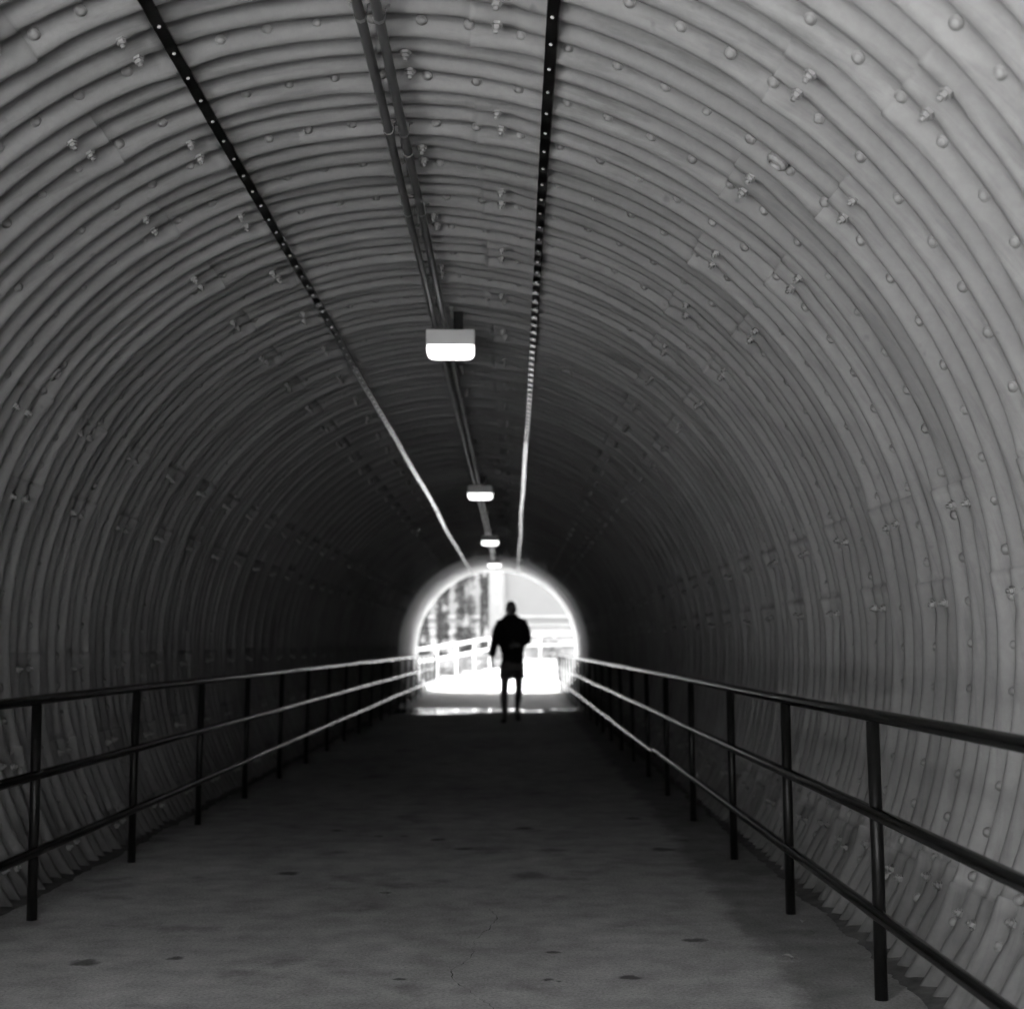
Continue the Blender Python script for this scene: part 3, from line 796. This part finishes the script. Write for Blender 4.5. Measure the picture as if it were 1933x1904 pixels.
def leaf_cloud(fn, n, size, seed):
    rg = random.Random(seed); bm = bmesh.new(); c = 0; tries = 0
    while c < n and tries < n * 20:
        tries += 1
        p = fn(rg)
        if p is None: continue
        s = size * rg.uniform(.6, 1.5); a = Vector((rg.gauss(0, 1), rg.gauss(0, 1), rg.gauss(0, 1))).normalized(); b, d = frame(a)
        bend = a * s * .25
        vs = [bm.verts.new(p + q) for q in (b * s + bend, d * s * .55, -b * s + bend, -d * s * .55)]
        bm.faces.new(vs); c += 1
    return bm
def column_tree(x, y, rad, h, seed, label, matn='leaf_dark', n=5200):
    z = gz(x, y)
    t = thing("columnar_tree", (x, y, z), label, "tree", "leafy columns beyond the ramp")
    bm = bmesh.new(); pts = [(.03 * math.sin(q), .02 * math.cos(q * 2), q * h * .11) for q in range(9)]
    add_tube(bm, pts, [.09 * (1 - q * .1) for q in range(9)], 10)
    for q in range(14):
        a = q * 2.4; hh = .6 + q * h * .06; add_tube(bm, [(0, 0, hh), (rad * .5 * math.cos(a), rad * .5 * math.sin(a), hh + .35), (rad * .7 * math.cos(a), rad * .7 * math.sin(a), hh + .8)], [.025, .015, .006], 6)
    obj("trunk", bm, M['bark'], t, True)
    def f(rg):
        zz = rg.uniform(.1, h); a = rg.uniform(0, 6.283)
        prof = min(1, zz / .8 + .35) * (1 - ss(h * .75, h * 1.02, zz) * .85)
        rr = rad * prof * (1 + .30 * noise.noise(Vector((math.cos(a) * 1.2 + seed, math.sin(a) * 1.2, zz * .9))) + .22 * noise.noise(Vector((math.cos(a) * 3 + seed, math.sin(a) * 3, zz * 2.6))))
        q = rg.uniform(.0, 1) ** .5
        p = Vector((rr * q * math.cos(a), rr * q * math.sin(a), zz))
        if noise.noise(p * 2.3 + Vector((seed, 0, 0))) < -.28: return None
        return p
    obj("crown", leaf_cloud(f, n, .06, seed), M[matn], t)
def px2x(cx_, y): return ((880 + cx_ * .3104) / 1.25 - 968) / 2760 * y
column_tree(px2x(372, 49), 49, .27, 7.5, 1, "leafy column tree nearest the left edge of the tunnel mouth", n=4200)
column_tree(px2x(532, 50), 50, .21, 7.2, 2, "slim leafy column tree, second from the left edge of the tunnel mouth", n=3600)
column_tree(px2x(700, 50), 50, .35, 8.2, 3, "broad leafy column tree between two pale gaps above the ramp railing", n=5200)
column_tree(px2x(848, 50.5), 50.5, .15, 7.6, 4, "thinnest leafy column tree, right beside the pale pole", n=3200)
# pale pole
t = thing("pole", (px2x(938, 48), 48, gz(0, 48)), "thick pale concrete pole rising beside the thinnest leafy column", "pole")
bm = bmesh.new(); add_tube(bm, [(0, 0, -.2), (0, 0, 3), (0, 0, 9)], [.25, .24, .19], 24); obj("shaft", bm, M['pole'], t, True)
bm = bmesh.new(); add_tube(bm, [(0, 0, -.1), (0, 0, .25), (0, 0, .3)], [.34, .34, .27], 24); obj("base", bm, M['pole'], t, True)
bm = bmesh.new(); add_tube(bm, [(-.7, 0, 8.4), (.7, 0, 8.4)], .06, 10); obj("cross_arm", bm, M['wood'], t, True)
# low shrubs below the ramp railing
for i, (cx_, y, rd, hh) in enumerate(((400, 42.2, .42, .75), (560, 44.5, .5, .55), (720, 46.5, .5, .6), (840, 48.5, .4, .5))):
    x = px2x(cx_, y); z = gz(x, y)
    t = thing("shrub", (x, y, z), ("low scrubby shrub nearest the mouth, under the ramp railing", "low flat shrub under the middle of the ramp railing", "low rounded shrub in front of the broad leafy column", "small shrub at the foot of the pale pole")[i], "shrub", "shrubs under the ramp railing")
    def f(rg, rd=rd, hh=hh, i=i):
        a = rg.uniform(0, 6.283); u = rg.random() ** .5; e = 1 + .3 * noise.noise(Vector((math.cos(a) * 2, math.sin(a) * 2, i)))
        return Vector((rd * u * e * math.cos(a), rd * u * e * math.sin(a), hh * rg.random() * (1 - .6 * u * u)))
    bm = bmesh.new()
    for q in range(7):
        a = q * .9; add_tube(bm, [(0, 0, -.05), (rd * .4 * math.cos(a), rd * .4 * math.sin(a), hh * .7)], [.012, .005], 6)
    obj("stem", bm, M['bark'], t); obj("foliage", leaf_cloud(f, 1300, .05, 40 + i), M['leaf_mid'], t)
# plain pale building across the far end, with a stepped forecourt before it
t = thing("building", (4, 71.5, gz(4, 71.5)), "plain pale building with a blank wall across the far end, beyond the ramp", "building")
o0 = Vector(t.location)
bm = bmesh.new(); add_box(bm, (0, 8, 17), (110, 16, 34.2)); bevel_all(bm, .03, 1); obj("wall", bm, M['facade'], t)  # unseen height and width added so its shadow covers the exit
bm = bmesh.new(); add_box(bm, (0, -.12, .9), (110.2, .22, 2.0)); obj("plinth", bm, M['facade'], t)
bm = bmesh.new(); add_box(bm, (0, -.16, 1.95), (110.3, .34, .10)); obj("plinth_cap", bm, M['step'], t)
bm = bmesh.new(); add_box(bm, (0, 8, 34.3), (110.8, 16.8, .4)); obj("roof_edge", bm, M['concrete_pale'], t)
for xx in (-13, -4.6, 12.4, 20.8):
    bm = bmesh.new(); add_box(bm, (xx, -.09, 18), (.5, .18, 32)); obj("pilaster", bm, M['facade'], t)
for i, (yy, hh, l) in enumerate(((63.5, .55, "lowest long concrete step wall of the three before the far building"), (66, 1.0, "middle long concrete step wall of the three before the far building"), (68.5, 1.45, "top long concrete step wall of the three, closest to the far building"))):
    t = thing("step_wall", (6, yy, gz(6, yy)), l, "wall", "step walls before the building")
    bm = bmesh.new(); add_box(bm, (0, 1.2, hh / 2 - .1), (44, 2.4, hh + .2)); obj("wall", bm, M['step'], t)
    bm = bmesh.new(); add_box(bm, (0, .03, hh + .045), (44.1, .5, .085)); obj("coping", bm, M['step'], t)
for i, (cx_, y, l) in enumerate(((1292, 62.9, "small dark shrub before the step walls, closer to the person"), (1380, 63.0, "small dark shrub before the step walls, farther from the person"))):
    x = px2x(cx_, y); t = thing("shrub", (x, y, gz(x, y)), l, "shrub", "shrubs before the step walls")
    def f(rg, i=i):
        a = rg.uniform(0, 6.283); u = rg.random() ** .5
        return Vector((.35 * u * math.cos(a), .35 * u * math.sin(a), 1.15 * rg.random() * (1 - .5 * u)))
    bm = bmesh.new(); add_tube(bm, [(0, 0, -.1), (.03, 0, .6)], .025, 6); obj("stem", bm, M['bark'], t); obj("foliage", leaf_cloud(f, 700, .06, 90 + i), M['leaf_mid'], t)

# a few dry leaves on the slab
for i, (x, y, l) in enumerate(((1.01, 5.37, "small curled dry leaf on the floor beside the nearest right post"), (1.20, 6.05, "tiny dry leaf against the right wall between two posts"), (-2.12, 6.5, "tiny dry leaf by the left wall behind the nearest left post"))):
    bm = bmesh.new(); rows = []
    for a in range(7):
        u = a / 6; wd = .016 * math.sin(math.pi * min(1, u * .96 + .03)) + .001; zc = .006 + .012 * math.sin(u * 2.6) ** 2
        rows.append([bm.verts.new((wd * s, (u - .5) * .06, zc + .007 * abs(s))) for s in (-1, 0, 1)])
    for A_, B_ in zip(rows, rows[1:]):
        for q in range(2): bm.faces.new((A_[q], A_[q + 1], B_[q + 1], B_[q]))
    o = obj("dry_leaf", bm, M['litter'], smooth=True); o.location = (x, y, 0); o.scale = (.7, .7, .7); o.rotation_euler = (0, 0, 1.1 + i * 1.7); tag(o, l, "leaf", "dry leaves on the floor")
